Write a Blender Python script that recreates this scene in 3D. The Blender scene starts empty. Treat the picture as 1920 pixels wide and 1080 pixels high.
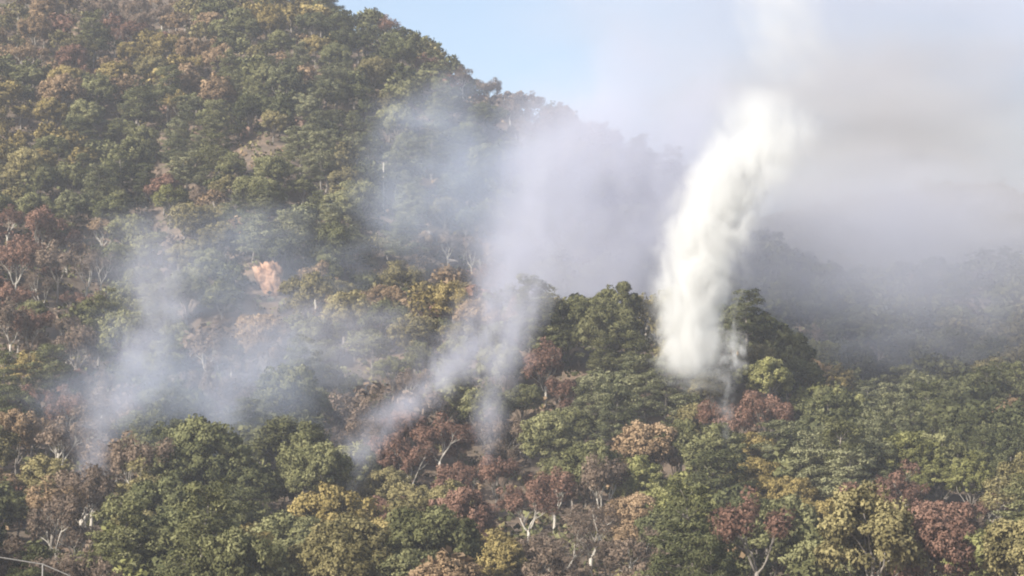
import bpy, math, random
import numpy as np
from mathutils import Vector

R = math.radians
rng = np.random.default_rng(7)
random.seed(7)
scene = bpy.context.scene
COL = scene.collection

# ------------------------------------------------------------------ camera
F = 4330.0                     # focal length in pixels of the 1920 x 1080 photograph
PITCH = 360.0 / F              # the eye-level line runs at row 900
cam_d = bpy.data.cameras.new('camera')
cam = bpy.data.objects.new('camera', cam_d)
COL.objects.link(cam)
cam.location = (0, 0, 0)
cam.rotation_euler = (math.pi / 2 + PITCH, 0, 0)
cam_d.sensor_width = 36.0
cam_d.lens = 36.0 * F / 1920.0
cam_d.clip_start = 1.0
cam_d.clip_end = 20000.0
scene.camera = cam

# ------------------------------------------------------------------ sky, sun, exposure
SUN_VEC = Vector((-0.64, -0.57, 0.57)).normalized()
SUN_EL = math.asin(SUN_VEC.z)
SUN_ROT = math.atan2(SUN_VEC.x, SUN_VEC.y)
world = bpy.data.worlds.new('World')
scene.world = world
world.use_nodes = True
wn = world.node_tree
wn.nodes.clear()
wo = wn.nodes.new('ShaderNodeOutputWorld')
wb = wn.nodes.new('ShaderNodeBackground')
ws = wn.nodes.new('ShaderNodeTexSky')
ws.sky_type = 'NISHITA'
ws.sun_disc = False
ws.sun_elevation = SUN_EL
ws.sun_rotation = SUN_ROT
ws.air_density = 1.0
ws.dust_density = 2.5
ws.ozone_density = 1.5
wb.inputs['Strength'].default_value = 0.10
wn.links.new(ws.outputs[0], wb.inputs[0])
wn.links.new(wb.outputs[0], wo.inputs[0])
sun_d = bpy.data.lights.new('sun', 'SUN')
sun_d.energy = 5.0
sun_d.angle = R(0.6)
sun_d.color = (1.0, 0.955, 0.88)
sun = bpy.data.objects.new('sun', sun_d)
COL.objects.link(sun)
sun.rotation_euler = SUN_VEC.to_track_quat('Z', 'Y').to_euler()
vs = scene.view_settings
vs.view_transform = 'Standard'
vs.look = 'None'
vs.exposure = 1.0
vs.gamma = 1.0
vs.use_curve_mapping = False
cy = scene.cycles
cy.use_denoising = True
try:
    cy.denoiser = 'OPENIMAGEDENOISE'
except Exception:
    pass
cy.max_bounces = 8
cy.diffuse_bounces = 2
cy.glossy_bounces = 1
cy.transmission_bounces = 2
cy.volume_bounces = 4
cy.transparent_max_bounces = 8
cy.volume_max_steps = 128
cy.filter_width = 2.0
cy.sample_clamp_indirect = 4.0

# ------------------------------------------------------------------ pixel <-> world
SP, CP = math.sin(PITCH), math.cos(PITCH)
def at(u, v, y):
    """point at depth y on the sight line of photograph pixel (u, v)"""
    t = (540.0 - v) / F
    k = y / (CP - t * SP)
    return np.array([(u - 960.0) / F * k, y, (SP + t * CP) * k])
def zat(v, y):
    t = (540.0 - v) / F
    return y * (SP + t * CP) / (CP - t * SP)
def project(p):
    p = np.atleast_2d(p)
    dep = p[:, 1] * CP + p[:, 2] * SP
    up = -p[:, 1] * SP + p[:, 2] * CP
    return 960 + F * p[:, 0] / dep, 540 - F * up / dep, dep

# ------------------------------------------------------------------ noise
def vnoise(x, y, seed=0):
    xi, yi = np.floor(x).astype(np.int64), np.floor(y).astype(np.int64)
    fx, fy = x - xi, y - yi
    fx, fy = fx * fx * (3 - 2 * fx), fy * fy * (3 - 2 * fy)
    def h(a, b):
        n = (a * 374761393 + b * 668265263 + seed * 974711) & 0x7fffffff
        n = ((n ^ (n >> 13)) * 1274126177) & 0x7fffffff
        return ((n ^ (n >> 16)) & 0xffff) / 65535.0
    return (h(xi, yi) * (1 - fx) + h(xi + 1, yi) * fx) * (1 - fy) + (h(xi, yi + 1) * (1 - fx) + h(xi + 1, yi + 1) * fx) * fy - 0.5

# ------------------------------------------------------------------ terrain heights
# columns of the slope: photograph column -> (depth in metres, row where the bare ground lies)
PROFILE = {
 -2600: [(230,1200),(300,930),(400,540),(520,110),(650,-200),(800,-330),(1000,-250)],
 -900: [(186,1180),(197,1088),(205,1088),(213,1150),(230,1200),(260,1090),(300,940),(350,750),(400,560),(450,370),(520,130),(580,-40),(650,-180),(740,-280),(900,-240)],
 0:    [(186,1180),(197,1088),(205,1088),(213,1150),(230,1215),(260,1110),(300,965),(350,780),(400,610),(450,440),(520,220),(580,60),(650,-80),(740,-180),(900,-140)],
 250:  [(230,1215),(265,1110),(300,985),(340,860),(380,725),(420,605),(470,425),(530,225),(590,65),(650,-60),(730,-130),(900,-40)],
 500:  [(230,1200),(270,1090),(310,960),(350,820),(378,690),(394,690),(405,620),(413,535),(440,440),(490,290),(540,160),(590,50),(640,-20),(720,-10),(900,150)],
 700:  [(230,1190),(270,1085),(310,960),(350,800),(385,625),(405,640),(430,580),(460,470),(500,340),(540,205),(575,95),(620,95),(700,210),(900,480)],
 1020: [(230,1190),(270,1085),(310,960),(350,790),(380,640),(405,680),(440,640),(480,520),(520,390),(557,240),(600,290),(720,480),(900,620)],
 1270: [(230,1185),(270,1080),(310,950),(345,800),(375,655),(405,710),(450,680),(500,560),(550,410),(572,370),(630,430),(780,580),(950,560)],
 1400: [(230,1185),(270,1080),(305,950),(335,815),(362,645),(395,745),(440,720),(500,620),(560,520),(600,490),(690,530),(820,560),(980,455),(1200,560)],
 1600: [(230,1180),(270,1075),(300,960),(332,845),(360,890),(400,880),(440,790),(490,690),(540,605),(600,565),(690,600),(820,550),(960,420),(1060,410),(1250,560)],
 1820: [(230,1180),(270,1080),(300,985),(330,900),(360,870),(400,835),(440,760),(490,670),(540,590),(600,550),(690,600),(820,520),(950,385),(1060,400),(1250,560)],
 2100: [(230,1180),(270,1085),(310,990),(350,920),(400,830),(440,740),(490,650),(540,580),(600,540),(690,590),(820,520),(950,420),(1060,430),(1250,560)],
 4200: [(230,1180),(310,990),(400,830),(490,670),(600,540),(700,560),(820,500),(950,430),(1060,430),(1250,560)],
}
_pu = np.array(sorted(PROFILE), float)
_yk = np.arange(0, 2404, 4.0)
def _col(knots):
    ys = [-200, 8] + [k[0] for k in knots] + [1700, 2600]
    zs = [-1.8, -1.8] + [zat(v, d) for d, v in knots] + [zat(720, 1500), zat(760, 1500)]
    z = np.interp(_yk, ys, zs)
    k = np.exp(-0.5 * (np.arange(-6, 7) / 2.0) ** 2); k /= k.sum()
    return np.convolve(np.pad(z, 6, mode='edge'), k, mode='valid')
_pz = np.array([_col(PROFILE[int(u)]) for u in _pu])
def _smooth(t):
    return t * t * (3 - 2 * t)
def ground(x, y):
    x = np.asarray(x, float); y = np.asarray(y, float)
    yy = np.clip(y, 0, 2396)
    u = 960 + F * x / np.maximum(yy * 1.003, 180)
    u = np.clip(u, _pu[0], _pu[-1] - 1e-3)
    i = np.clip(np.searchsorted(_pu, u, side='right') - 1, 0, len(_pu) - 2)
    t = _smooth((u - _pu[i]) / (_pu[i + 1] - _pu[i])) * 0.5 + 0.5 * (u - _pu[i]) / (_pu[i + 1] - _pu[i])
    j = np.clip((yy / 4).astype(int), 0, len(_yk) - 2)
    s = yy / 4 - j
    za = _pz[i, j] * (1 - s) + _pz[i, j + 1] * s
    zb = _pz[i + 1, j] * (1 - s) + _pz[i + 1, j + 1] * s
    z = za * (1 - t) + zb * t
    w = np.clip((y - 150) / 100, 0, 1)
    return z + w * (3.2 * vnoise(x / 26, y / 26, 3) + 1.4 * vnoise(x / 11, y / 11, 5) + 0.5 * vnoise(x / 4, y / 4, 6))

# ------------------------------------------------------------------ material helpers
def new_mat(name):
    m = bpy.data.materials.new(name)
    m.use_nodes = True
    nt = m.node_tree
    nt.nodes.clear()
    return m, nt, nt.nodes, nt.links
def ramp(nodes, stops, interp='LINEAR'):
    r = nodes.new('ShaderNodeValToRGB')
    cr = r.color_ramp
    cr.interpolation = interp
    while len(cr.elements) < len(stops):
        cr.elements.new(0.5)
    for e, (p, c) in zip(cr.elements, stops):
        e.position = p
        e.color = c if len(c) == 4 else (*c, 1)
    return r
def leaf_mat(name, a, b, trans=0.16):
    m, nt, N, L = new_mat(name)
    out = N.new('ShaderNodeOutputMaterial')
    att = N.new('ShaderNodeAttribute'); att.attribute_name = 'tint'
    inf = N.new('ShaderNodeObjectInfo')
    mul = N.new('ShaderNodeMath'); mul.operation = 'MULTIPLY_ADD'
    mul.inputs[1].default_value = 0.5; mul.inputs[2].default_value = -0.25
    add = N.new('ShaderNodeMath'); add.operation = 'ADD'; add.use_clamp = True
    L.new(inf.outputs['Random'], mul.inputs[0])
    L.new(att.outputs['Fac'], add.inputs[0]); L.new(mul.outputs[0], add.inputs[1])
    r = ramp(N, [(0.0, tuple(0.55 * c for c in a)), (0.4, a), (1.0, b)])
    L.new(add.outputs[0], r.inputs[0])
    d = N.new('ShaderNodeBsdfDiffuse')
    t = N.new('ShaderNodeBsdfTranslucent')
    mx = N.new('ShaderNodeMixShader'); mx.inputs[0].default_value = trans
    L.new(r.outputs[0], d.inputs[0]); L.new(r.outputs[0], t.inputs[0])
    L.new(d.outputs[0], mx.inputs[1]); L.new(t.outputs[0], mx.inputs[2])
    L.new(mx.outputs[0], out.inputs['Surface'])
    return m
def rough_mat(name, stops, scale, bump=0.4, dist=0.2, detail=6, stretch=(1, 1, 1), rough=0.9):
    m, nt, N, L = new_mat(name)
    out = N.new('ShaderNodeOutputMaterial')
    b = N.new('ShaderNodeBsdfPrincipled')
    b.inputs['Roughness'].default_value = rough
    tc = N.new('ShaderNodeTexCoord')
    mp = N.new('ShaderNodeMapping'); mp.inputs['Scale'].default_value = stretch
    nz = N.new('ShaderNodeTexNoise')
    nz.inputs['Scale'].default_value = scale; nz.inputs['Detail'].default_value = detail
    nz.inputs['Roughness'].default_value = 0.65
    L.new(tc.outputs['Object'], mp.inputs[0]); L.new(mp.outputs[0], nz.inputs['Vector'])
    r = ramp(N, stops)
    L.new(nz.outputs[0], r.inputs[0]); L.new(r.outputs[0], b.inputs['Base Color'])
    bp = N.new('ShaderNodeBump'); bp.inputs['Strength'].default_value = bump; bp.inputs['Distance'].default_value = dist
    L.new(nz.outputs[0], bp.inputs['Height']); L.new(bp.outputs[0], b.inputs['Normal'])
    L.new(b.outputs[0], out.inputs['Surface'])
    return m

LEAF = {
 'G': leaf_mat('dark_green_leaves', (0.062, 0.066, 0.030), (0.150, 0.150, 0.070)),
 'M': leaf_mat('mid_green_leaves', (0.100, 0.100, 0.044), (0.225, 0.216, 0.104)),
 'P': leaf_mat('pine_needles', (0.090, 0.094, 0.048), (0.240, 0.232, 0.128), 0.1),
 'O': leaf_mat('olive_leaves', (0.135, 0.116, 0.052), (0.265, 0.226, 0.108)),
 'L': leaf_mat('yellow_green_leaves', (0.150, 0.148, 0.054), (0.290, 0.276, 0.116)),
 'Y': leaf_mat('golden_leaves', (0.190, 0.148, 0.056), (0.325, 0.256, 0.108)),
 'R': leaf_mat('russet_leaves', (0.140, 0.080, 0.058), (0.225, 0.136, 0.098)),
 'K': leaf_mat('tawny_leaves', (0.195, 0.134, 0.078), (0.320, 0.226, 0.138)),
 'B': leaf_mat('dry_brown_leaves', (0.122, 0.090, 0.066), (0.212, 0.158, 0.116)),
}
BARK = rough_mat('grey_bark', [(0.3, (0.10, 0.085, 0.07)), (0.7, (0.24, 0.21, 0.175))], 3.0, stretch=(1, 1, 0.2))
PALE_BARK = rough_mat('pale_bark', [(0.3, (0.26, 0.23, 0.19)), (0.7, (0.50, 0.46, 0.39))], 3.0, stretch=(1, 1, 0.2))
SOIL = rough_mat('leaf_litter', [(0.25, (0.045, 0.036, 0.026)), (0.5, (0.10, 0.072, 0.048)), (0.75, (0.19, 0.125, 0.082))], 0.22, bump=0.8, dist=0.5, detail=10)
ROCK = rough_mat('ochre_rock', [(0.34, (0.10, 0.052, 0.032)), (0.46, (0.30, 0.165, 0.095)), (0.56, (0.41, 0.24, 0.145)), (0.72, (0.50, 0.34, 0.23))], 0.9, bump=1.0, dist=0.8, detail=10)
GREYROCK = rough_mat('grey_rock', [(0.3, (0.14, 0.12, 0.105)), (0.7, (0.28, 0.24, 0.21))], 1.2, bump=0.9, dist=0.3)
PINKSOIL = rough_mat('pinkish_soil', [(0.28, (0.14, 0.085, 0.06)), (0.5, (0.25, 0.155, 0.11)), (0.75, (0.34, 0.235, 0.175))], 0.7, bump=0.9, dist=0.3)
STEEL = rough_mat('galvanised_steel', [(0.3, (0.14, 0.13, 0.115)), (0.7, (0.24, 0.225, 0.20))], 8.0, bump=0.05, dist=0.01, rough=0.55)

# ------------------------------------------------------------------ mesh helpers
def mesh_from(name, verts, faces, smooth=False, tint=None, normals=None):
    """faces: (n,k) array, all of the same size, or a list of arrays"""
    me = bpy.data.meshes.new(name)
    fl = faces if isinstance(faces, list) else [faces]
    fl = [np.asarray(f, np.int32) for f in fl if len(f)]
    loops = np.concatenate([f.ravel() for f in fl])
    tot = np.concatenate([np.full(len(f), f.shape[1], np.int32) for f in fl])
    start = np.concatenate([[0], np.cumsum(tot)[:-1]]).astype(np.int32)
    me.vertices.add(len(verts)); me.vertices.foreach_set('co', np.asarray(verts, np.float32).ravel())
    me.loops.add(len(loops)); me.loops.foreach_set('vertex_index', loops)
    me.polygons.add(len(tot)); me.polygons.foreach_set('loop_start', start)
    try:
        me.polygons.foreach_set('loop_total', tot)
    except Exception:
        pass
    me.update(calc_edges=True)
    if tint is not None:
        at_ = me.attributes.new('tint', 'FLOAT', 'POINT')
        at_.data.foreach_set('value', np.asarray(tint, np.float32))
    if smooth or normals is not None:
        me.polygons.foreach_set('use_smooth', np.ones(len(tot), bool))
    if normals is not None:
        nn = me.attributes.new('custom_normal', 'FLOAT_VECTOR', 'POINT')
        nn.data.foreach_set('vector', np.asarray(normals, np.float32).ravel())
    me.update()
    return me
def link(name, me, mat=None, parent=None, loc=None):
    o = bpy.data.objects.new(name, me)
    COL.objects.link(o)
    if mat is not None:
        if me.materials:
            o.material_slots[0].link = 'OBJECT'; o.material_slots[0].material = mat
        else:
            me.materials.append(mat)
    if parent is not None:
        o.parent = parent
    if loc is not None:
        o.location = loc
    return o
def tag(o, label=None, category=None, group=None, kind=None):
    if label: o['label'] = label
    if category: o['category'] = category
    if group: o['group'] = group
    if kind: o['kind'] = kind
    return o
class Tubes:
    def __init__(s): s.v, s.f, s.n = [], [], 0
    def add(s, pts, rad, sides=6):
        pts = np.asarray(pts, float); rad = np.broadcast_to(rad, len(pts))
        tan = np.gradient(pts, axis=0); tan /= np.linalg.norm(tan, axis=1)[:, None] + 1e-9
        a = np.linspace(0, 2 * np.pi, sides, endpoint=False)
        ref = np.where(np.abs(tan[:, 2:3]) > 0.9, [[1, 0, 0]], [[0, 0, 1]])
        e1 = np.cross(tan, ref); e1 /= np.linalg.norm(e1, axis=1)[:, None]
        e2 = np.cross(tan, e1)
        ring = pts[:, None] + rad[:, None, None] * (np.cos(a)[None, :, None] * e1[:, None] + np.sin(a)[None, :, None] * e2[:, None])
        s.v.append(ring.reshape(-1, 3))
        m = len(pts)
        i = np.arange(m - 1)[:, None] * sides; k = np.arange(sides)[None]
        k2 = (k + 1) % sides
        s.f.append(np.stack([i + k, i + k2, i + sides + k2, i + sides + k], -1).reshape(-1, 4) + s.n)
        s.n += m * sides
        cap = np.stack([np.zeros(sides - 2, int), np.arange(2, sides), np.arange(1, sides - 1), np.zeros(sides - 2, int)], -1)
        s.caps = getattr(s, 'caps', []) + [cap[:, :3] + s.n - m * sides, cap[:, [0, 2, 1]] + s.n - sides]
    def mesh(s, name):
        return mesh_from(name, np.concatenate(s.v), [np.concatenate(s.f), np.concatenate(s.caps)], smooth=True)

# ------------------------------------------------------------------ tree meshes
def unit(v):
    return v / (np.linalg.norm(v, axis=-1, keepdims=True) + 1e-9)
def leaves(cl, g, per, size, crown_c, flat=0.0, narrow=1.0, up=0.15):
    """cl: rows of clump centre xyz, radii xyz, tint -> vertices, faces, tint, normals of leaf-spray quads"""
    n = len(cl) * per
    c = np.repeat(cl, per, axis=0)
    d = unit(g.normal(size=(n, 3)) + [0, 0, up])
    rad = g.uniform(0.55, 1.05, (n, 1))
    p = c[:, :3] + d * c[:, 3:6] * rad
    nrm = unit(d * 0.7 + g.normal(size=(n, 3)) * 0.45 + [0, 0, 0.25 + flat])
    ta = unit(np.cross(nrm, g.normal(size=(n, 3))))
    tb = np.cross(nrm, ta)
    s = size * g.uniform(0.6, 1.35, (n, 1))
    w = s * narrow
    k = g.uniform(-0.3, 0.3, (n, 1))
    q = np.stack([p - ta * s, p - tb * w * 0.75 + ta * s * k, p + ta * s * 0.9 + nrm * s * 0.15, p + tb * w * 0.75 + ta * s * k], 1)
    sn = unit(d * 0.55 + unit(p - crown_c) * 0.45 + nrm * 0.45 + [0, 0, 0.12])
    t = np.clip(c[:, 6] + g.normal(size=n) * 0.13, 0, 1)
    return q.reshape(-1, 3), np.arange(n * 4).reshape(-1, 4), np.repeat(t, 4), np.repeat(sn, 4, axis=0)
def bent(a, b, g, n=5, amt=0.08):
    a, b = np.asarray(a, float), np.asarray(b, float)
    t = np.linspace(0, 1, n)[:, None]
    L_ = np.linalg.norm(b - a)
    off = g.normal(size=3) * amt * L_
    return a + (b - a) * t + off * np.sin(t * np.pi) + g.normal(size=(n, 3)) * amt * 0.25 * L_ * (t > 0) * (t < 1)

def make_round(seed, lod=0):
    g = np.random.default_rng(seed)
    rx, rz, cz = g.uniform(3.4, 4.3), g.uniform(2.5, 3.5), g.uniform(5.4, 6.4)
    tb = Tubes()
    top = np.array([g.normal() * 0.4, g.normal() * 0.4, cz - 0.2 * rz])
    tb.add(bent((0, 0, -1.2), top, g, 6, 0.03), np.linspace(0.26, 0.13, 6), 7)
    cl = []
    nl = g.integers(9, 13)
    for i in range(nl):
        a = i * 2.39996 + g.uniform(-.4, .4)
        hz = 1 - 1.45 * (i + 0.5) / nl + g.uniform(-.1, .1)
        rr = math.sqrt(max(0.05, 1 - min(1, abs(hz)) ** 2))
        k = g.uniform(0.55, 0.78)
        lc = np.array([math.cos(a) * rr * rx * k, math.sin(a) * rr * rx * k, cz + hz * rz * k])
        lr = g.uniform(1.15, 1.95)
        f = g.uniform(0.35, 0.85)
        tb.add(bent((0, 0, -1.2) + (top - (0, 0, -1.2)) * f, lc, g, 5, 0.06), np.linspace(0.11, 0.03, 5), 5)
        lt = g.uniform(0.25, 0.75)
        m = int((15 if lod == 0 else 7) * (lr / 1.5) ** 2)
        d = unit(g.normal(size=(m, 3)) + 0.5 * unit(lc - [0, 0, cz - 1]) + [0, 0, 0.35])
        cr = g.uniform(0.42, 0.85, (m, 1)) * (1 if lod == 0 else 1.3)
        row = np.hstack([lc + d * lr * g.uniform(0.6, 1.05, (m, 1)), cr * [1.1, 1.1, 0.8], lt + g.normal(size=(m, 1)) * 0.16])
        cl.append(row)
    cl = np.concatenate(cl)
    lv = leaves(cl, g, (95, 11, 3)[lod], (0.15, 0.40, 0.6)[lod], np.array([0, 0, cz - 0.8]))
    return tb, lv
def make_pine(seed, lod=0):
    g = np.random.default_rng(seed)
    H = g.uniform(9.5, 11.5)
    lean = g.normal(size=2) * 0.35
    tb = Tubes()
    tip = np.array([lean[0], lean[1], H - 0.5])
    tb.add(bent((0, 0, -1.2), tip, g, 8, 0.02), np.linspace(0.24, 0.05, 8), 7)
    cl = []
    tiers = g.integers(6, 8)
    for i in range(tiers):
        h = H * (0.40 + 0.56 * i / (tiers - 1))
        rr = 3.7 * (1 - 0.72 * (i / (tiers - 1)) ** 1.3) * g.uniform(0.85, 1.1)
        nb = max(3, int(6 - 3 * i / tiers) + g.integers(0, 2))
        a0 = g.uniform(0, 6.28)
        cen = tip * (h / H)
        for b in range(nb):
            a = a0 + b * 6.283 / nb + g.normal() * 0.25
            r_ = rr * g.uniform(0.55, 1.0)
            e = np.array([cen[0] + math.cos(a) * r_, cen[1] + math.sin(a) * r_, h + 0.18 * r_ + g.normal() * 0.3])
            tb.add(bent((cen[0], cen[1], h - 0.5), e, g, 4, 0.05), np.linspace(0.07, 0.02, 4), 4)
            t = g.uniform(0.3, 0.75)
            for s in range(3 if lod == 0 else 1):
                w = g.uniform(0.6, 1.05) * (1 if lod == 0 else 1.5)
                o = e + [g.normal() * 0.7, g.normal() * 0.7, g.normal() * 0.2]
                cl.append([*o, w * 1.1, w * 1.1, w * 0.5, t + g.normal() * 0.1])
            if r_ > 1.6:
                o = cen * 0.45 + e * 0.55; o[2] = h + 0.1
                cl.append([*o, 0.9, 0.9, 0.32, t - 0.1])
    cl.append([*tip, 0.6, 0.6, 0.6, 0.6])
    cl = np.array(cl)
    return tb, leaves(cl, g, (100, 15, 4)[lod], (0.16, 0.42, 0.62)[lod], np.array([0, 0, H * 0.55]), flat=0.5, narrow=0.6, up=0.5)
def grow(tb, twigs, g, base, dirv, length, rad, level, spread, sides):
    tip = base + dirv * length
    pts = bent(base, tip, g, 5, 0.06)
    tb.add(pts, np.linspace(rad, rad * 0.45, 5), sides)
    if level == 0:
        twigs.append((tip, dirv, length)); return
    nb = g.integers(3, 5)
    for i in range(nb):
        f = g.uniform(0.45, 1.0) if i else 1.0
        p = pts[0] + (pts[-1] - pts[0]) * f if f < 1 else pts[-1]
        j = min(3, int(f * 4)); p = pts[j] + (pts[j + 1] - pts[j]) * (f * 4 - j)
        d = unit(dirv + g.normal(size=3) * spread + [0, 0, 0.22])
        grow(tb, twigs, g, p, d, length * g.uniform(0.55, 0.8), rad * 0.5, level - 1, spread, max(3, sides - 1))
def make_bare(seed, leafy=0.3, fork=True, lod=0):
    """branching tree, thin twigs, some dry leaves"""
    g = np.random.default_rng(seed)
    tb, tw = Tubes(), []
    h0 = g.uniform(2.2, 3.2)
    pts = bent((0, 0, -1.2), (g.normal() * 0.2, g.normal() * 0.2, h0), g, 5, 0.03)
    tb.add(pts, np.linspace(0.24, 0.17, 5), 7)
    for i in range(g.integers(3, 5) if fork else 3):
        a = i * 2.2 + g.uniform(0, 0.8)
        d = unit(np.array([math.cos(a) * 0.55, math.sin(a) * 0.55, 1.0]))
        grow(tb, tw, g, pts[-1] - [0, 0, g.uniform(0, 0.9)], d, g.uniform(2.3, 3.1), 0.12, 2 if lod == 0 else 1, 0.42, 5)
    cl = np.array([[*t, 0.75, 0.75, 0.7, g.uniform(0.2, 0.8)] for t, d, l in tw])
    if lod:
        cl = np.concatenate([cl + np.r_[g.normal(size=3) * 0.8, 0, 0, 0, 0] for _ in range(3)])
    c0 = np.array([0, 0, 5.0])
    v1, f1, t1, n1 = leaves(cl, g, 34 if lod == 0 else 7, 0.32 if lod == 0 else 0.42, c0, narrow=0.12 if lod == 0 else 0.25)
    v2, f2, t2, n2 = leaves(cl, g, int((48 if lod == 0 else 11) * leafy) + 1, 0.16 if lod == 0 else 0.32, c0)
    return tb, (np.concatenate([v1, v2]), np.concatenate([f1, f2 + len(v1)]), np.concatenate([t1, t2]), np.concatenate([n1, n2]))

def build_set(fn, n, s0, **kw):
    res = []
    for i in range(n):
        tb, lv = fn(s0 + i, **kw)
        tm = tb.mesh('trunk'); tm.materials.append(BARK)
        cm = mesh_from('crown', lv[0], lv[1], tint=lv[2], normals=lv[3]); cm.materials.append(LEAF['M'])
        res.append((tm, cm))
    return res
SETS = {
 'round': build_set(make_round, 9, 100),
 'pine': build_set(make_pine, 8, 200),
 'sparse': build_set(make_bare, 6, 300, leafy=1.0),
 'bare': build_set(make_bare, 4, 400, leafy=0.12),
}
LOD = {
 'round': [make_round(500 + i, lod=1) for i in range(5)],
 'pine': [make_pine(520 + i, lod=1) for i in range(4)],
 'sparse': [make_bare(540 + i, leafy=1.0, lod=1) for i in range(3)],
}
LOW = {'round': [make_round(600 + i, lod=2) for i in range(3)], 'pine': [make_pine(620 + i, lod=2) for i in range(3)], 'sparse': [make_round(640 + i, lod=2) for i in range(2)]}

# ------------------------------------------------------------------ ground
def axis(lo, hi, c0, c1, fine, coarse):
    return np.unique(np.concatenate([np.arange(lo, c0, coarse), np.arange(c0, c1, fine), np.arange(c1, hi + coarse, coarse)]))
gx = axis(-1500, 1500, -180, 180, 3.0, 30.0)
gy = axis(-150, 2400, 180, 680, 3.0, 25.0)
X, Y = np.meshgrid(gx, gy)
Z = ground(X, Y)
nx_, ny_ = len(gx), len(gy)
ii = (np.arange(ny_ - 1)[:, None] * nx_ + np.arange(nx_ - 1)[None])
gf = np.stack([ii, ii + 1, ii + nx_ + 1, ii + nx_], -1).reshape(-1, 4)
hill = link('hillside_ground', mesh_from('hillside_ground', np.stack([X, Y, Z], -1).reshape(-1, 3), gf, smooth=True), SOIL)
tag(hill, 'brown leaf-littered ground of the wooded mountainside', 'ground', kind='structure')

# ------------------------------------------------------------------ which kind of tree grows where (60-pixel cells)
# G dark green, M mid green, P pine, O olive, L yellow green, Y gold, R russet, K tawny, B dry brown
MAP = """
OKBBBKOMYYGMRRBBBBBBBBBBBBBBBBBB
KRORYYKMMKYGGOGRBBBBBBBBBBBBBBBB
MKRKYYKMPPPGOMRBBBBBMMMMMMMMMMMM
YYMMGPMMGPPGMMGBBBBBMMMMMMMMMMMM
YYGMPPMMOPPGMPGMBBBBMMMMMMMMMMMM
OMPMGPOMMPOGPPMMMMMMMMMMMMMMMMMM
MMPGGLKGPPMGPPGMMMMMMMMMMMMMMMMM
RRKGMOOGPPGPPBBMMMMMMMMMMMMMGGGG
RRBBMBMGGGGOOKRKMMMMMGGGGGGGGGGG
RRBBMMGGLOKOKYRKMMMOOOGGGGMMMMBM
BBBMMMBKMMMGGOMMMMMMOMGGGGGMMMMO
YYGMMMBBBMMLMMMMGRMPPOGPLLGGMMGO
GRRBMMBBMMBBBBMMBRPPPOMRKYLPPGGG
KKBBMMGMMMBBRRRBBKPPBBRRRPPPPGGG
OOBBOGGGMMMRRRRRRMOKPMMYYPPPLMGG
MRBBKGGGMMRROKRRRRBOLLGYYMPRRLRO
GKBBOGGMMMYYKORRBBBKGLGKYYYRRRBM
GBBBLGMYMMOMMOKYBBBBBGGRRMMORBLY
""".split()
def species(u, v):
    c = int(np.clip(u // 60, 0, 31)); r = int(np.clip(v // 60, 0, 17))
    return MAP[r][c]

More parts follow.
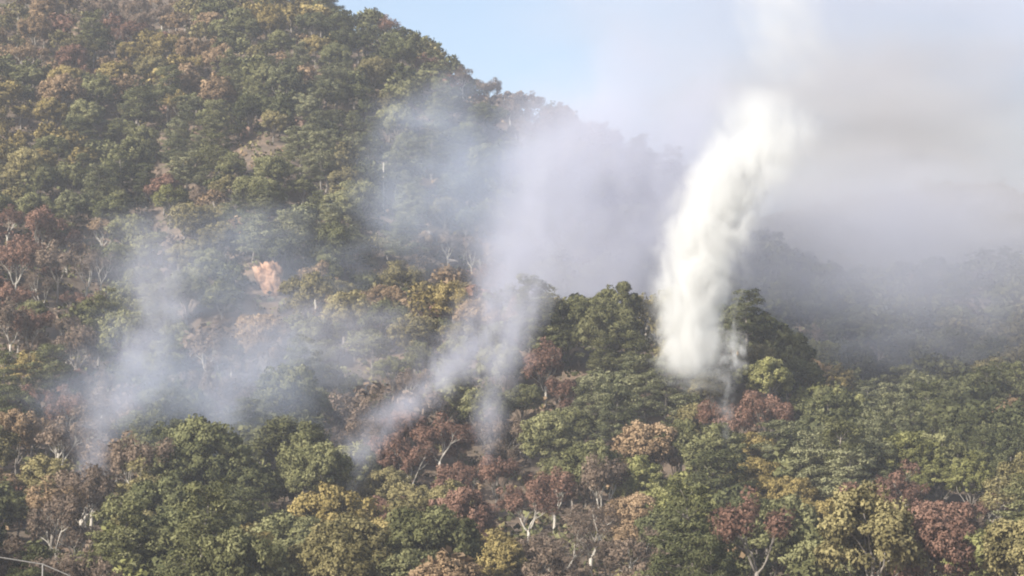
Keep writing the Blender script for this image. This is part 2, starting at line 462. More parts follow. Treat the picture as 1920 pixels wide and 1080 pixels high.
# (u, v of crown centre, depth or None, species, form, scale): dark trees added for the spur end's shade, and trees one can pick out in the photograph
KEY = [
 (1110, 985, 262, 'B', 'bare', 1.25), (80, 440, 395, 'R', 'sparse', 1.55), (30, 500, 385, 'R', 'sparse', 1.3), (125, 455, 398, 'R', 'sparse', 1.2),
 (160, 500, 388, 'B', 'bare', 1.3), (190, 490, 392, 'B', 'bare', 1.15), (75, 545, 372, 'B', 'bare', 1.1),
 (320, 375, 432, 'L', 'round', 1.05), (370, 420, 425, 'O', 'round', 1.15), (400, 385, 432, 'K', 'round', 0.9),
 (390, 870, 292, 'G', 'round', 1.5), (330, 900, 286, 'G', 'round', 1.15), (460, 905, 288, 'G', 'round', 1.15), (545, 830, 300, 'M', 'round', 1.5), (600, 900, 292, 'M', 'round', 1.2),
 (720, 600, 362, 'G', 'round', 1.15), (700, 640, 355, 'M', 'round', 1.0), (735, 685, 345, 'L', 'round', 0.85),
 (850, 520, 378, 'Y', 'round', 0.9), (890, 515, 380, 'K', 'round', 0.9), (790, 545, 372, 'Y', 'round', 0.85), (730, 530, 378, 'O', 'round', 0.8), (830, 580, 366, 'R', 'sparse', 0.9),
 (1110, 535, 374, 'M', 'round', 1.0), (1200, 570, 370, 'O', 'sparse', 1.2), (1400, 590, 360, 'G', 'pine', 1.15), (1450, 625, 356, 'G', 'round', 1.1), (1500, 655, 350, 'G', 'round', 1.15), (1555, 690, 340, 'G', 'round', 1.1), (1430, 605, 358, 'G', 'round', 1.1), (1475, 640, 352, 'G', 'round', 1.1), (1530, 675, 345, 'G', 'round', 1.1), (1590, 725, 336, 'G', 'round', 1.0),  # extra dark-green trees on the spur end put its shade into leaf colour
 (1190, 700, 322, 'P', 'pine', 1.05), (1110, 745, 318, 'P', 'pine', 1.15), (1150, 790, 310, 'P', 'pine', 1.2), (1290, 705, 322, 'O', 'round', 0.9), (1245, 715, 324, 'P', 'pine', 0.9), (1335, 725, 318, 'O', 'round', 0.85), (1520, 715, 330, 'L', 'round', 1.0), (1440, 720, 326, 'L', 'round', 1.0),
 (1640, 800, 314, 'P', 'pine', 1.2), (1560, 825, 304, 'P', 'pine', 1.1), (1460, 830, 306, 'P', 'pine', 1.05), (1590, 890, 290, 'P', 'pine', 1.25), (1430, 785, 316, 'R', 'sparse', 1.2), (1340, 790, 315, 'R', 'sparse', 1.0),
 (1420, 890, 290, 'Y', 'round', 1.2), (1490, 930, 284, 'Y', 'round', 0.95), (1620, 945, 278, 'R', 'sparse', 1.15), (1700, 985, 272, 'R', 'sparse', 1.15), (1560, 985, 272, 'Y', 'round', 1.0), (1500, 985, 270, 'Y', 'round', 0.95),
 (1420, 1030, 262, 'R', 'sparse', 1.3), (1360, 1005, 266, 'K', 'round', 0.8), (1560, 1050, 256, 'M', 'round', 1.15), (1240, 940, 276, 'L', 'round', 0.95), (1250, 1010, 268, 'G', 'round', 1.1), (1830, 1050, 258, 'L', 'round', 1.0), (1760, 890, 292, 'L', 'round', 0.95), (1820, 910, 288, 'L', 'round', 0.9),
 (820, 830, 300, 'R', 'sparse', 1.25), (770, 880, 290, 'R', 'sparse', 1.05), (930, 890, 290, 'R', 'sparse', 1.1), (990, 950, 278, 'R', 'sparse', 1.15), (1040, 920, 282, 'R', 'sparse', 1.1), (730, 945, 280, 'R', 'sparse', 1.0), (850, 940, 278, 'O', 'round', 0.95),
 (910, 1030, 262, 'Y', 'round', 1.15), (700, 1010, 264, 'Y', 'round', 1.15), (560, 1010, 262, 'M', 'round', 1.35), (500, 1020, 264, 'O', 'round', 0.85), (740, 1060, 254, 'M', 'round', 1.1),
 (90, 960, 274, 'K', 'sparse', 1.25), (110, 1000, 268, 'B', 'sparse', 1.1), (30, 830, 302, 'K', 'round', 0.9), (45, 690, 336, 'Y', 'round', 0.95), (75, 745, 322, 'R', 'sparse', 0.95), (150, 1000, 268, 'B', 'bare', 1.1),
 (725, 45, 566, 'R', 'sparse', 1.1), (800, 120, 556, 'R', 'sparse', 1.15), (995, 175, 560, 'B', 'sparse', 1.05), (780, 70, 562, 'M', 'round', 1.0), (660, 30, 566, 'G', 'round', 1.15), (250, 90, 520, 'Y', 'round', 1.1), (545, 30, 560, 'Y', 'round', 1.0), (870, 120, 558, 'B', 'sparse', 1.0), (920, 140, 560, 'B', 'sparse', 1.05),
]
CLEAR = [(484, 492, 532, 560, 416), (1250, 590, 1355, 650, 336), (448, 230, 480, 275, 498), (550, 222, 576, 245, 500), (712, 308, 724, 352, 479), (790, 432, 870, 492, 419), (1095, 960, 1130, 1050, 258), (150, 460, 175, 530, 384)]
trees = []   # dicts
def put(x, y, sp, form, s, key=False):
    trees.append(dict(x=x, y=y, z=float(ground(x, y)), sp=sp, form=form, s=s, key=key))
HGT = {'round': 6.0, 'pine': 6.8, 'sparse': 5.4, 'bare': 5.2}
def solve_depth(u, v, form, s, d0):
    """depth where a tree standing on the ground has its crown centre on the sight line"""
    best, bd = None, 1e9
    for d in np.arange(d0 - 40, d0 + 41, 1.0):
        p = at(u, v, d)
        e = abs(p[2] - HGT[form] * s - float(ground(p[0], d))) + 0.02 * abs(d - d0)
        if e < bd:
            best, bd = d, e
    return best
for (u, v, d, sp, form, s) in KEY:
    s *= 0.9
    d = solve_depth(u, v, form, s, d)
    p = at(u, v, d)
    put(float(p[0]), float(d), sp, form, s, True)
kxy = np.array([(t['x'], t['y']) for t in trees])
ksc = np.array([t['s'] for t in trees])
ku, kv, kd = project(np.array([(t['x'], t['y'], t['z'] + HGT[t['form']] * t['s']) for t in trees]))
kr = 3.9 * ksc * F / kd
STEP = 5.9
FORMS = {'G': [('round', .74), ('pine', .26)], 'M': [('round', .8), ('pine', .2)], 'P': [('pine', .8), ('round', .2)], 'O': [('round', .85), ('sparse', .15)],
         'L': [('round', 1)], 'Y': [('round', .9), ('sparse', .1)], 'R': [('sparse', .6), ('round', .4)], 'K': [('round', .6), ('sparse', .4)], 'B': [('sparse', .75), ('bare', .25)]}
for iy, y0 in enumerate(np.arange(209, 700, STEP)):
    half = (0.2217 * y0) * 1.10 + 10
    for x0 in np.arange(-half, half, STEP):
        x = x0 + (iy % 2) * STEP / 2 + rng.uniform(-.42, .42) * STEP
        y = y0 + rng.uniform(-.42, .42) * STEP
        r_ = rng.random(8)
        s = 0.48 + 0.64 * r_[0] ** 0.95
        if y < 300: s *= 1.06
        z = float(ground(x, y))
        u, v, dep = project(np.array([[x, y, z + 6 * s]]))
        u, v = float(u[0]), float(v[0])
        if np.any(np.hypot(kxy[:, 0] - x, kxy[:, 1] - y) < 2.2 + 2.0 * ksc): continue
        sp = species(u + (r_[1] - .5) * 70, v + (r_[2] - .5) * 60)
        if r_[3] < 0.06: sp = random.choice('MMOBKR')
        fs = FORMS[sp]; form = fs[0][0] if r_[4] < fs[0][1] else fs[-1][0]
        pxr = 3.9 * s * F / dep[0]
        if np.any((kxy[:, 1] > y) & (np.hypot(u - ku, v - kv) < 0.44 * (pxr + kr))): continue
        if any(a - pxr < u < c + pxr and b - pxr < v < d_ + pxr * 0.95 and y < yy for a, b, c, d_, yy in CLEAR): 
            continue
        lit = False
        for ru, rv, rd in ((505, 522, 416),):
            w = np.array([x, y, z + 6 * s]) - at(ru, rv, rd)
            k = float(w @ np.array(SUN_VEC))
            lit |= k > 0 and np.linalg.norm(w - k * np.array(SUN_VEC)) < 3.6 * s + 1.5
        if lit: continue
        put(x, y, sp, form, s)
# the far ridge beyond the valley
for y0 in np.arange(800, 1010, 9.0):
    for x0 in np.arange(0.05 * y0, 0.26 * y0, 9.0):
        x, y = x0 + rng.uniform(-4, 4), y0 + rng.uniform(-4, 4)
        put(x, y, 'GMGM'[rng.integers(4)], 'round' if rng.random() < 0.7 else 'pine', rng.uniform(0.8, 1.3))

# rank by the area each one shows: a coarse depth buffer of crown discs
DS = 4
buf = np.full((1080 // DS, 1920 // DS), 1e9); idb = np.full(buf.shape, -1)
vv, uu = np.mgrid[0:1080 // DS, 0:1920 // DS] * DS + DS / 2
for i, t in enumerate(trees):
    s = t['s']
    u, v, dep = (float(a[0]) for a in project(np.array([[t['x'], t['y'], t['z'] + HGT[t['form']] * s]])))
    t['u'], t['v'] = u, v
    kk = {'sparse': 0.6, 'bare': 0.3, 'pine': 0.85, 'round': 0.95}[t['form']]
    rx, rz = 4.2 * s * F / dep * kk, 3.4 * s * F / dep * kk
    a0, a1 = int(max(0, (u - rx) // DS)), int(min(buf.shape[1], (u + rx) // DS + 1))
    b0, b1 = int(max(0, (v - rz) // DS)), int(min(buf.shape[0], (v + rz) // DS + 1))
    if a0 >= a1 or b0 >= b1: continue
    sl = (slice(b0, b1), slice(a0, a1))
    m = (((uu[sl] - u) / rx) ** 2 + ((vv[sl] - v) / rz) ** 2 < 1) & (buf[sl] > dep)
    buf[sl][m] = dep; idb[sl][m] = i
area = np.bincount(idb[idb >= 0].ravel(), minlength=len(trees)) * DS * DS
order = np.argsort(-area)
KIND = {'pine': 'pine_tree', 'bare': 'bare_tree', 'sparse': 'thin_crowned_tree', 'round': 'broadleaf_tree'}
chosen = []
cnt = {}
for i in order:
    t = trees[i]
    if area[i] < 200 and not t['key']: continue
    k = KIND[t['form']]
    if cnt.get(k, 0) >= 290 or t['y'] > 720: continue
    cnt[k] = cnt.get(k, 0) + 1
    chosen.append(int(i))
chosen_set = set(chosen)
print('TREES', len(trees), 'individual', len(chosen), cnt, 'visible', int((area > 0).sum()))

# ------------------------------------------------------------------ individual trees
COLW = {'G': 'dark-green', 'M': 'mid-green', 'P': 'grey-green', 'O': 'olive', 'L': 'yellow-green', 'Y': 'golden', 'R': 'russet', 'K': 'tawny', 'B': 'dry-brown'}
FORMW = {'round': 'leafy tree', 'pine': 'tiered pine', 'sparse': 'thin-crowned tree', 'bare': 'bare branching tree'}
GROUPW = {'round': 'leafy trees on the hillside', 'pine': 'tiered pines on the hillside', 'sparse': 'thin-crowned trees on the hillside', 'bare': 'bare trees on the hillside'}
MARKS = [(505, 525, 'near the ochre rock'), (1300, 640, 'below the white smoke column'), (200, 800, 'in thin bluish smoke'),
         (910, 800, 'by the grey smoke wisp'), (1110, 1000, 'around the forked bare tree'), (80, 450, 'in the russet grove'), (60, 1060, 'behind the steel railing'),
         (400, 880, 'beside the biggest dark-green crown'), (860, 520, 'on the golden spur crest'), (465, 250, 'beside the pinkish soil scar'), (1500, 650, 'on the shaded spur end'),
         (1640, 800, 'around the tallest tiered pine'), (800, 100, 'on the skyline ridge'), (980, 190, 'on the smoky skyline ridge'), (690, 20, 'on the clear skyline ridge'), (250, 90, 'in the golden upper patch'),
         (720, 335, 'near the white dead pole'), (1800, 650, 'across the smoky valley'), (1600, 600, 'deep in the smoky valley'), (1800, 800, 'beside the smoky valley'), (1650, 970, 'around the red-brown thicket'),
         (60, 700, 'above the bluish smoke'), (250, 300, 'in the dark-green belt'), (600, 230, 'among the hillside pines'), (1150, 740, 'among pines under white smoke'), (850, 880, 'in the russet hollow'), (700, 1020, 'at the golden-green slope foot'), (1420, 900, 'around the mustard-gold tree'),
         (100, 200, 'under the summit gold patch'), (1050, 400, 'behind the lavender smoke'), (600, 620, 'in the grey mid-slope veil'), (1800, 1000, 'at the yellow-green slope foot')]
mk = np.array([(a, b) for a, b, _ in MARKS], float)
used_labels = set()
_sp = {(1110, 985): 'forked bare tree with pale branching limbs at the slope foot', (390, 870): 'biggest dark-green leafy tree with a broad dense crown',
       (1640, 790): 'tallest tiered grey-green pine on the spur shoulder', (1420, 890): 'mustard-gold leafy tree below the white smoke wisp',
       (320, 375): 'bright yellow-green leafy tree standing out of the dark-green belt', (160, 500): 'pale-limbed bare tree at the edge of the russet grove',
       (995, 175): 'rounded dry-brown tree standing out on the smoky skyline', (1240, 940): 'bright yellow-green leafy tree beside the forked bare tree'}
SPECIAL = {k: _sp[(u, v)] for k, (u, v, *_) in enumerate(KEY) if (u, v) in _sp}
cxy = np.array([(trees[j]['x'], trees[j]['y']) for j in chosen])
def short(j):
    return COLW[trees[j]['sp']] + (' pine' if trees[j]['form'] == 'pine' else ' tree')
def an(w):
    return ('an ' if w[0] in 'aeiou' else 'a ') + w
for i in chosen:
    t = trees[i]
    form, sp, s = t['form'], t['sp'], t['s']
    variants = SETS[form]
    tm, cm = variants[rng.integers(len(variants))]
    root = bpy.data.objects.new(KIND[form], None)
    COL.objects.link(root)
    root.location = (t['x'], t['y'], t['z'])
    root.rotation_euler = (0, 0, rng.uniform(0, 6.283))
    root.scale = (s * rng.uniform(.92, 1.1), s * rng.uniform(.92, 1.1), s * rng.uniform(.82, 1.22))
    root.empty_display_size = 0.5
    link('trunk', tm, PALE_BARK if form == 'bare' or (form == 'sparse' and rng.random() < .45) else BARK, root)
    link('crown', cm, LEAF[sp], root)
    size = 'big ' if s > 1.0 else ('small ' if s < 0.68 else '')
    near = int(np.argmin(np.hypot((mk[:, 0] - t['u']), (mk[:, 1] - t['v']) * 1.2)))
    o_ = np.argsort(np.hypot(cxy[:, 0] - t['x'], cxy[:, 1] - t['y']))[1:8]
    n_ = [chosen[k] for k in o_]
    head = size + COLW[sp] + ' ' + FORMW[form] + ' ' + MARKS[near][2]
    cands = [head, head + ', next to ' + an(short(n_[0]))]
    for p, q in ((0, 1), (0, 2), (1, 2), (0, 3), (1, 3), (2, 3), (0, 4), (1, 4), (2, 4), (3, 4), (0, 5), (1, 5), (2, 5)):
        cands.append(head + ', between ' + COLW[trees[n_[p]]['sp']] + ' and ' + COLW[trees[n_[q]]['sp']] + ' trees')
    cands = [c for c in cands if len(c.split()) <= 16]
    lab = next((c for c in cands[1:] if c not in used_labels), cands[1] if len(cands) > 1 else cands[0])
    lab = SPECIAL.get(i, lab)
    used_labels.add(lab)
    tag(root, lab, 'tree', GROUPW[form])

# ------------------------------------------------------------------ the rest of the forest: one mass
vs_, fs_, ts_, ns_, mi_, n_ = [], [], [], [], [], 0
ft_v, ft_f, ft_n = [], [], 0
MATK = list(LEAF)
for i, t in enumerate(trees):
    if i in chosen_set: continue
    form = 'sparse' if t['form'] == 'bare' else t['form']
    if area[i] == 0 and t['y'] > 585 and t['y'] < 790: continue            # behind the ridge
    src = LOD if area[i] > 60 or (form == 'sparse' and t['y'] < 330) or (t['y'] < 280 and t['y'] > 222) else LOW                                       # trees hidden behind others stay coarse
    tb, lv = src[form][rng.integers(len(src[form]))]
    a = rng.uniform(0, 6.283); ca, sa = math.cos(a), math.sin(a)
    M = np.array([[ca, -sa, 0], [sa, ca, 0], [0, 0, 1]])
    off = np.array([t['x'], t['y'], t['z']])
    vs_.append(lv[0] @ M.T * t['s'] + off); fs_.append(lv[1] + n_); ns_.append(lv[3] @ M.T)
    ts_.append(np.clip(lv[2] + rng.normal() * 0.12, 0, 1)); mi_.append(np.full(len(lv[1]), MATK.index(t['sp'])))
    n_ += len(lv[0])
    t['tri'] = len(lv[1]) * 2
    tr, tf = tb.v[0], tb.f[0]                      # the stem only
    ft_v.append(tr @ M.T * t['s'] + off); ft_f.append(tf + ft_n); ft_n += len(tr)
fv = np.concatenate(vs_ + ft_v)
ff = np.concatenate(fs_ + [f + n_ for f in ft_f])
ft = np.concatenate(ts_ + [np.full(ft_n, 0.5)])
stemn = np.concatenate(ft_v); stemn = unit(np.tile([[-0.5, -0.8, 0.1]], (len(stemn), 1)))
fn_ = np.concatenate(ns_ + [stemn])
me = mesh_from('background_forest', fv, ff, tint=ft, normals=fn_)
for k in MATK: me.materials.append(LEAF[k])
me.materials.append(BARK)
me.polygons.foreach_set('material_index', np.concatenate(mi_ + [np.full(sum(len(f) for f in ft_f), len(MATK))]).astype(np.int32))
me.update()
forest = link('background_forest', me)
tag(forest, 'mass of mixed autumn forest filling the slopes behind', 'forest', kind='stuff')
print('STUFF quads', len(ff))
g = np.random.default_rng(77)
bx_, by_ = [], []
for y0 in np.concatenate([np.arange(207, 300, 2.5), np.arange(300, 640, 3.3)]):
    half = 0.2217 * y0 * 1.1 + 8
    xs = np.arange(-half, half, 3.1)
    bx_.append(xs + g.uniform(-1.4, 1.4, len(xs))); by_.append(y0 + g.uniform(-1.4, 1.4, len(xs)))
bx_, by_ = np.concatenate(bx_), np.concatenate(by_)
keep = np.ones(len(bx_), bool)
bz_ = ground(bx_, by_)
pu, pvv, pd = project(np.stack([bx_, by_, bz_ + 0.7], -1))
for a_, b_, c_, d_, yy in CLEAR[:1]:
    keep &= ~((pu > a_) & (pu < c_) & (pvv > b_) & (pvv < d_ - 8) & (by_ < yy + 2))
bx_, by_, bz_ = bx_[keep], by_[keep], bz_[keep]
nb_ = len(bx_)
rr_ = g.uniform(0.7, 1.5, nb_)
cl = np.stack([bx_, by_, bz_ + 0.45 * rr_, rr_ * 1.2, rr_ * 1.2, rr_ * 0.85, g.uniform(0.1, 0.8, nb_)], -1)
bv, bf, bt, bn = leaves(cl, g, 15, 0.42, np.array([0.0, 400.0, -400.0]))
me = mesh_from('undergrowth', bv, bf, tint=bt, normals=bn)
for k in 'GOBKM': me.materials.append(LEAF[k])
me.polygons.foreach_set('material_index', np.repeat(g.choice(5, nb_, p=[.3, .2, .25, .1, .15]), 15).astype(np.int32))
me.update()
tag(link('undergrowth', me), 'low tangled shrubs and saplings covering the forest floor', 'undergrowth', kind='stuff')
print('SHRUBS', nb_)

# ------------------------------------------------------------------ rocks
def rock(name, u, v, d, w, h, dep, mat, seed, label, cat='rock'):
    g = np.random.default_rng(seed)
    n, m = 44, 30
    th = np.linspace(0, 2 * np.pi, n, endpoint=False); ph = np.linspace(0.02, np.pi - 0.02, m)
    T, P = np.meshgrid(th, ph)
    dirs = np.stack([np.sin(P) * np.cos(T), np.sin(P) * np.sin(T), np.cos(P)], -1).reshape(-1, 3)
    r = np.ones(len(dirs))
    for _ in range(26):                            # broken faces
        nn = unit(g.normal(size=3)); k = g.uniform(0.62, 0.95)
        dd = dirs @ nn
        r = np.where(dd > 0, np.minimum(r, k / np.maximum(dd, 1e-3)), r)
    q = dirs * 3.0 + seed * 7
    for k, a in ((1.3, .30), (3.1, .17), (7.0, .10)):
        r *= 1 + a * (vnoise((q[:, 0] + q[:, 1]) * k, q[:, 2] * k * 0.6, seed) + vnoise((q[:, 0] - q[:, 1]) * k + 9, q[:, 2] * k * 0.6, seed + 3))
    r *= 1 + g.normal(size=len(r)) * 0.02
    p = dirs * r[:, None] * np.array([w / 2, dep / 2, h / 2])
    i = np.arange(m - 1)[:, None] * n; k = np.arange(n)[None]
    f = np.stack([i + k, i + n + k, i + n + (k + 1) % n, i + (k + 1) % n], -1).reshape(-1, 4)
    cp = [np.stack([np.zeros(n - 2, int), np.arange(1, n - 1), np.arange(2, n)], -1), np.stack([np.zeros(n - 2, int), np.arange(2, n), np.arange(1, n - 1)], -1) + (m - 1) * n]
    c = at(u, v, d)
    best = min(np.arange(d - 30, d + 31, 0.5), key=lambda q: abs(at(u, v, q)[2] - ground(at(u, v, q)[0], q)) + 0.01 * abs(q - d))
    c = at(u, v, best - 0.22 * dep)
    o = link(name, mesh_from(name, p, [f] + cp), mat, loc=tuple(c))
    o.rotation_euler = (g.uniform(-.2, .2), g.uniform(-.15, .15), g.uniform(-.4, .4))
    return tag(o, label, cat)
rock('rock', 506, 534, 410, 5.4, 10.5, 4.5, ROCK, 1, 'bright ochre exposed rock face on the wooded slope')
rock('rock', 466, 488, 416, 3.0, 2.0, 2.2, GREYROCK, 2, 'small pale ledge just above the bright ochre face')
rock('rock', 560, 545, 409, 4.0, 2.2, 2.4, PINKSOIL, 3, 'low pinkish boulder beside the bright ochre rock face')
rock('soil_scar', 463, 252, 500, 3.4, 6.5, 3.0, PINKSOIL, 4, 'tall pinkish bare soil scar between the hillside pines', 'soil')
rock('soil_scar', 562, 236, 505, 4.0, 3.2, 3.0, PINKSOIL, 5, 'smaller pinkish soil scar beneath the hillside pines', 'soil')
rock('soil_scar', 312, 208, 515, 5.0, 3.6, 3.0, PINKSOIL, 6, 'tawny soil patch above the dark green belt', 'soil')
rock('boulder', 800, 440, 425, 2.6, 1.8, 1.6, GREYROCK, 7, 'pale grey boulder above the golden spur crest', 'rock')
rock('boulder', 815, 458, 422, 2.0, 0.7, 1.2, GREYROCK, 8, 'flat pale slab lying under the grey boulder', 'rock')
rock('boulder', 850, 490, 418, 2.4, 0.8, 1.3, GREYROCK, 9, 'long low pale ledge behind the golden spur crest', 'rock')

# ------------------------------------------------------------------ dead standing pole and railing
def snag(u, v0, v1, d, label):
    b = at(u, v1, d)
    gz = float(ground(b[0], d))
    h = at(u, v0, d)[2] - gz
    g = np.random.default_rng(int(u))
    tb = Tubes()
    tb.add(bent((0, 0, -0.8), (g.normal() * 0.1, 0, h), g, 8, 0.008), np.linspace(0.24, 0.11, 8), 8)
    root = bpy.data.objects.new('dead_tree', None); COL.objects.link(root)
    root.location = (b[0], d, gz)
    link('trunk', tb.mesh('trunk'), PALE_BARK, root)
    for k in range(3):
        z0 = h * (0.55 + 0.15 * k); a = g.uniform(0, 6.28)
        t2 = Tubes(); t2.add(bent((0, 0, z0), (math.cos(a) * 0.9, math.sin(a) * 0.9, z0 + 0.6), g, 4, 0.08), np.linspace(0.06, 0.02, 4), 5)
        link('branch_stub', t2.mesh('branch_stub'), PALE_BARK, root)
    return tag(root, label, 'tree')
snag(718, 305, 358, 482, 'straight white dead pole of a tree among dark evergreens')

rail = bpy.data.objects.new('railing', None); COL.objects.link(rail)
RD = 201.0
rp = [at(-120, 1030, RD), at(0, 1045, RD), at(80, 1058, RD), at(125, 1077, RD), at(190, 1112, RD)]
base = np.array([rp[2][0], RD, float(ground(rp[2][0], RD))])
rail.location = base
tr = Tubes(); tr.add(np.array(rp) - base, 0.045, 8)
link('rail', tr.mesh('rail'), STEEL, rail)
for k in (0, 2, 4):
    q = np.array(rp[k]) - base
    gz = float(ground(rp[k][0], RD)) - base[2] - 0.6
    tp = Tubes(); tp.add([(q[0], q[1], gz), (q[0], q[1], (gz + q[2]) / 2), (q[0], q[1], q[2] + 0.08)], 0.06, 8)
    link('post', tp.mesh('post'), STEEL, rail)
tag(rail, 'pale steel pipe railing on posts sloping down before the trees', 'railing')

# ------------------------------------------------------------------ smoke
def hull_tube(name, pts, rad, sides=14):
    g = np.random.default_rng(len(name) + int(pts[0][0]))
    v, n = [], len(pts)
    for k, (p, r) in enumerate(zip(pts, rad)):
        a = np.linspace(0, 2 * np.pi, sides, endpoint=False)
        v.append(np.stack([p[0] + r * np.cos(a), p[1] + r * np.sin(a), np.full(sides, p[2])], -1))
    v = np.concatenate(v)
    i = np.arange(n - 1)[:, None] * sides; k = np.arange(sides)[None]
    f = np.stack([i + k, i + (k + 1) % sides, i + sides + (k + 1) % sides, i + sides + k], -1).reshape(-1, 4)
    c0 = np.arange(sides)[::-1][None]; c1 = (np.arange(sides) + (n - 1) * sides)[None]
    return mesh_from(name, v, [f, c0, c1], smooth=False)
def math_node(N, L, op, a, b=None, c=None, clamp=False):
    m = N.new('ShaderNodeMath'); m.operation = op; m.use_clamp = clamp
    for k, x in enumerate((a, b, c)):
        if x is None: continue
        if isinstance(x, (int, float)): m.inputs[k].default_value = x
        else: L.new(x, m.inputs[k])
    return m.outputs[0]
def smoke_plume(name, label, path, density, color, nscale=0.12, amp=0.9, edge=0.55, step=0.6, detail=4, stretch=(1, 1, .6), aniso=0.0, soft=0.0, warp=0.6):
    """path: (u, v, depth, radius in photograph pixels, strength) from the foot up"""
    pts = np.array([at(u, v, d) for u, v, d, r, s in path])
    rad = np.array([r / F * d for u, v, d, r, s in path])
    st = np.array([s for *_, s in path], float)
    z0, z1 = pts[0, 2], pts[-1, 2]
    org = pts[0].copy()
    zs = np.linspace(z0, z1, 18)
    P = np.stack([np.interp(zs, pts[:, 2], pts[:, k]) for k in range(3)], -1) - org
    Rr = np.interp(zs, pts[:, 2], rad); S = np.interp(zs, pts[:, 2], st)
    me = hull_tube(name, P, Rr * 1.25)
    m, nt, N, L = new_mat(name)
    out = N.new('ShaderNodeOutputMaterial')
    tc = N.new('ShaderNodeTexCoord')
    sep = N.new('ShaderNodeSeparateXYZ'); L.new(tc.outputs['Object'], sep.inputs[0])
    H = z1 - z0
    h = math_node(N, L, 'DIVIDE', sep.outputs[2], H)
    lo = P[:, :2].min() - 1; rg = P[:, :2].max() + 1 - lo
    rmax = Rr.max()
    rp_ = ramp(N, [(k / 17, ((P[k, 0] - lo) / rg, (P[k, 1] - lo) / rg, Rr[k] / rmax, S[k])) for k in range(18)])
    L.new(h, rp_.inputs[0])
    cs = N.new('ShaderNodeSeparateColor'); L.new(rp_.outputs[0], cs.inputs[0])
    xc = math_node(N, L, 'MULTIPLY_ADD', cs.outputs[0], rg, lo)
    yc = math_node(N, L, 'MULTIPLY_ADD', cs.outputs[1], rg, lo)
    rr = math_node(N, L, 'MULTIPLY', cs.outputs[2], rmax)
    dx = math_node(N, L, 'SUBTRACT', sep.outputs[0], xc); dy = math_node(N, L, 'SUBTRACT', sep.outputs[1], yc)
    d2 = math_node(N, L, 'ADD', math_node(N, L, 'MULTIPLY', dx, dx), math_node(N, L, 'MULTIPLY', dy, dy))
    dist = math_node(N, L, 'DIVIDE', math_node(N, L, 'SQRT', d2), rr)
    mp = N.new('ShaderNodeMapping'); mp.inputs['Scale'].default_value = stretch
    L.new(tc.outputs['Object'], mp.inputs[0])
    nz = N.new('ShaderNodeTexNoise'); nz.inputs['Scale'].default_value = nscale; nz.inputs['Detail'].default_value = detail; nz.inputs['Roughness'].default_value = 0.66; nz.inputs['Distortion'].default_value = warp
    L.new(mp.outputs[0], nz.inputs['Vector'])
    nn = math_node(N, L, 'MULTIPLY_ADD', nz.outputs[0], amp * 2, -amp)
    f = math_node(N, L, 'ADD', math_node(N, L, 'SUBTRACT', 1.0 - soft, dist), nn)
    f = math_node(N, L, 'DIVIDE', f, edge, clamp=True)
    f = math_node(N, L, 'MULTIPLY', f, math_node(N, L, 'SUBTRACT', 1.25, dist, clamp=True))
    f = math_node(N, L, 'MULTIPLY', f, rp_.outputs[1])
    dn = math_node(N, L, 'MULTIPLY', f, density)
    pv = N.new('ShaderNodeVolumePrincipled')
    pv.inputs['Color'].default_value = (*color, 1)
    pv.inputs['Anisotropy'].default_value = aniso
    L.new(dn, pv.inputs['Density'])
    L.new(pv.outputs[0], out.inputs['Volume'])
    m.cycles.volume_step_rate = step
    o = link(name, me, m, loc=tuple(org))
    return tag(o, label, 'smoke', kind='stuff')
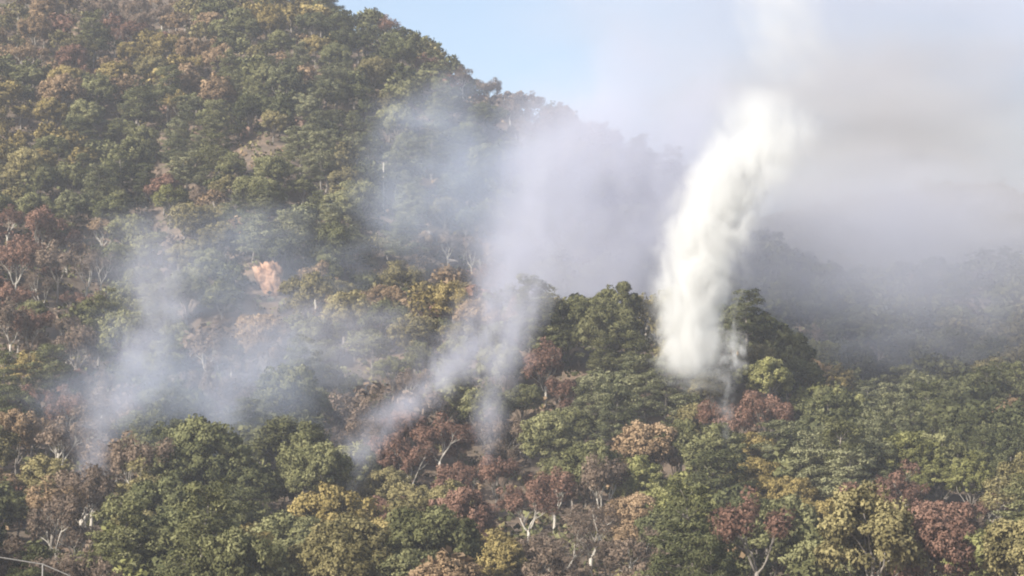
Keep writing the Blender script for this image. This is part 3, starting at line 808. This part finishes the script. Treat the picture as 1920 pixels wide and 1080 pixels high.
def smoke_bank(name, label, u, v, d, ru, rv, rd, density, color, nscale=2.6, amp=2.2, edge=1.3, off=0.2, step=0.6, tilt=0.0, detail=6):
    """soft cloud: ellipsoid at pixel (u, v), half sizes ru x rv pixels and rd metres deep"""
    c = at(u, v, d)
    n, m_ = 24, 13
    T, Ph = np.meshgrid(np.linspace(0, 2 * np.pi, n, endpoint=False), np.linspace(0.03, np.pi - 0.03, m_))
    p = np.stack([np.sin(Ph) * np.cos(T), np.sin(Ph) * np.sin(T), np.cos(Ph)], -1).reshape(-1, 3)
    i = np.arange(m_ - 1)[:, None] * n; k = np.arange(n)[None]
    f = np.stack([i + k, i + n + k, i + n + (k + 1) % n, i + (k + 1) % n], -1).reshape(-1, 4)
    me = mesh_from(name, p, [f, np.arange(n)[None], (np.arange(n)[::-1] + (m_ - 1) * n)[None]])
    m, nt, N, L = new_mat(name)
    out = N.new('ShaderNodeOutputMaterial')
    tc = N.new('ShaderNodeTexCoord')
    ln = N.new('ShaderNodeVectorMath'); ln.operation = 'LENGTH'; L.new(tc.outputs['Object'], ln.inputs[0])
    fall = math_node(N, L, 'SUBTRACT', 1.0, ln.outputs['Value'], clamp=True)
    nz = N.new('ShaderNodeTexNoise'); nz.inputs['Scale'].default_value = nscale; nz.inputs['Detail'].default_value = detail
    mp = N.new('ShaderNodeMapping'); mp.inputs['Location'].default_value = (u * 0.01, v * 0.01, d * 0.01)
    L.new(tc.outputs['Object'], mp.inputs[0]); L.new(mp.outputs[0], nz.inputs['Vector'])
    nz.inputs['Distortion'].default_value = 0.7
    f = math_node(N, L, 'MULTIPLY', fall, 2.0)
    f = math_node(N, L, 'ADD', f, math_node(N, L, 'MULTIPLY_ADD', nz.outputs[0], 2 * amp, -amp))
    f = math_node(N, L, 'SUBTRACT', f, off)
    f = math_node(N, L, 'DIVIDE', f, edge, clamp=True)
    dn = math_node(N, L, 'MULTIPLY', f, math_node(N, L, 'MULTIPLY', fall, 4.0, clamp=True))
    dn = math_node(N, L, 'MULTIPLY', dn, density)
    pv = N.new('ShaderNodeVolumePrincipled'); pv.inputs['Color'].default_value = (*color, 1)
    L.new(dn, pv.inputs['Density']); L.new(pv.outputs[0], out.inputs['Volume'])
    m.cycles.volume_step_rate = step
    o = link(name, me, m, loc=tuple(c))
    o.scale = (ru / F * d, rd, rv / F * d)
    o.rotation_euler = (0, tilt, 0)
    return tag(o, label, 'smoke', kind='stuff')

WHITE = (0.825, 0.826, 0.808); GREY = (0.64, 0.65, 0.735); BLUE = (0.56, 0.62, 0.74); WARM = (0.69, 0.67, 0.65)
smoke_plume('smoke_plume', 'dense white smoke column billowing up from the spur crest',
    [(1286, 712, 337, 44, 0), (1290, 682, 338, 66, .6), (1295, 645, 339, 80, 1), (1299, 590, 340, 86, 1), (1314, 500, 342, 92, 1), (1342, 400, 344, 100, .8), (1388, 310, 346, 114, .45), (1432, 255, 348, 116, .32), (1425, 205, 350, 98, .2), (1425, 160, 352, 80, 0)],
    0.85, WHITE, nscale=0.22, amp=1.7, edge=0.8, step=0.25, detail=7, soft=0.05, warp=1.2)
smoke_plume('smoke_wisp', 'small white puff drifting off the foot of the white column',
    [(1350, 865, 305, 18, .2), (1358, 800, 308, 30, .4), (1362, 720, 318, 36, .35), (1378, 662, 326, 52, 1), (1384, 620, 328, 34, .2)],
    0.45, WHITE, nscale=0.6, amp=2.2, edge=0.7, step=0.4, soft=0.6, detail=6)
smoke_plume('smoke_plume', 'grey smoke wisp rising from the russet hollow',
    [(912, 872, 298, 24, .3), (915, 800, 304, 44, .9), (930, 700, 322, 64, 1), (960, 600, 336, 82, 1), (985, 500, 346, 96, .85), (1005, 400, 352, 112, .6), (1035, 300, 356, 130, .4), (1080, 180, 360, 150, 0)],
    0.22, GREY, nscale=0.17, amp=2.0, edge=1.3, step=0.4, soft=.1, detail=6, stretch=(1, 1, .4), warp=1.0)
smoke_plume('smoke_plume', 'slanting grey smoke streaming across the lower slope',
    [(650, 945, 290, 24, .3), (668, 860, 296, 44, .8), (715, 795, 308, 66, 1), (800, 730, 320, 84, 1), (870, 670, 330, 90, 1), (915, 590, 338, 84, .8), (950, 500, 346, 84, .6), (985, 360, 352, 100, 0)],
    0.22, GREY, nscale=0.17, amp=2.0, edge=1.3, step=0.4, soft=.1, detail=6, stretch=(1, 1, .55), warp=1.0)
smoke_plume('smoke_plume', 'thin bluish smoke climbing past the dark green tree',
    [(148, 975, 278, 30, .3), (168, 880, 288, 50, 1), (190, 800, 298, 68, 1), (240, 720, 312, 90, .9), (285, 640, 328, 96, .8), (300, 560, 345, 100, .6), (285, 470, 362, 110, .35), (255, 390, 378, 120, 0)],
    0.15, GREY, nscale=0.16, amp=2.0, edge=1.3, step=0.4, soft=.1, detail=6, stretch=(1, 1, .45), warp=1.0)
smoke_plume('smoke_wisp', 'short pale wisp curling up behind the dark green tree',
    [(400, 830, 312, 50, .4), (405, 790, 314, 66, 1), (415, 740, 318, 70, .5), (440, 690, 322, 80, 0)],
    0.16, GREY, nscale=0.2, amp=2.0, edge=1.2, step=0.4, soft=.2, detail=6, warp=1.0)
smoke_bank('smoke_bank', 'white smoke seeping between the trees under the white column', 1310, 690, 334, 100, 60, 7, 0.05, WHITE, nscale=2.8)
smoke_bank('smoke_bank', 'pale smoke drifting behind the biggest dark green tree', 370, 735, 318, 390, 210, 22, 0.024, BLUE)
smoke_bank('smoke_bank', 'thin grey veil before the middle of the slope', 590, 655, 350, 270, 140, 14, 0.036, GREY)
smoke_bank('smoke_bank', 'blue-grey smoke hanging in the upper gully', 420, 500, 396, 350, 160, 12, 0.028, BLUE)
smoke_bank('smoke_bank', 'broad lavender smoke covering the lower skyline ridge', 1165, 390, 420, 300, 390, 36, 0.052, GREY, off=-0.1, edge=1.6, tilt=0.3)
smoke_bank('smoke_bank', 'blue smoke fringe thinning out over the evergreens', 890, 340, 425, 300, 250, 30, 0.026, BLUE)
smoke_bank('smoke_bank', 'grey smoke filling the valley behind the spur', 1660, 520, 440, 520, 230, 36, 0.021, (0.47, 0.49, 0.57), off=0.0)
smoke_bank('smoke_bank', 'grey smoke layer hiding the top of the far valley side', 1680, 430, 470, 560, 200, 34, 0.024, (0.62, 0.615, 0.66), off=-0.1, edge=1.6)
smoke_bank('smoke_bank', 'warm grey smoke pall over the far ridge', 1720, 300, 640, 700, 300, 80, 0.025, WARM, off=0.0, edge=1.6)
smoke_bank('smoke_bank', 'high pale smoke drifting across the sky', 1660, 20, 620, 800, 370, 70, 0.018, (0.63, 0.635, 0.70), off=0.0, edge=1.6)
smoke_bank('smoke_bank', 'bright white smoke streak high above the column', 1470, 40, 500, 110, 170, 16, 0.035, WHITE, tilt=-0.45)

# ------------------------------------------------------------------ haze
hz = []
zb, ztop = float(Z.min()) - 1.0, float(Z.max()) + 30
x0, x1, y0, y1 = -1505, 1535, -155, 2430
hv = np.array([(x, y, z) for z in (zb, ztop) for y in (y0, y1) for x in (x0, x1)], float)
hf = np.array([(0, 2, 3, 1), (4, 5, 7, 6), (0, 1, 5, 4), (2, 6, 7, 3), (0, 4, 6, 2), (1, 3, 7, 5)])
m, nt, N, L = new_mat('haze')
out = N.new('ShaderNodeOutputMaterial')
pv = N.new('ShaderNodeVolumePrincipled'); pv.inputs['Color'].default_value = (0.88, 0.92, 1.0, 1)
pv.inputs['Density'].default_value = 0.0002
L.new(pv.outputs[0], out.inputs['Volume'])
tag(link('haze', mesh_from('haze', hv, hf), m), 'thin blue-grey haze in the air over the whole valley', 'haze', kind='stuff')
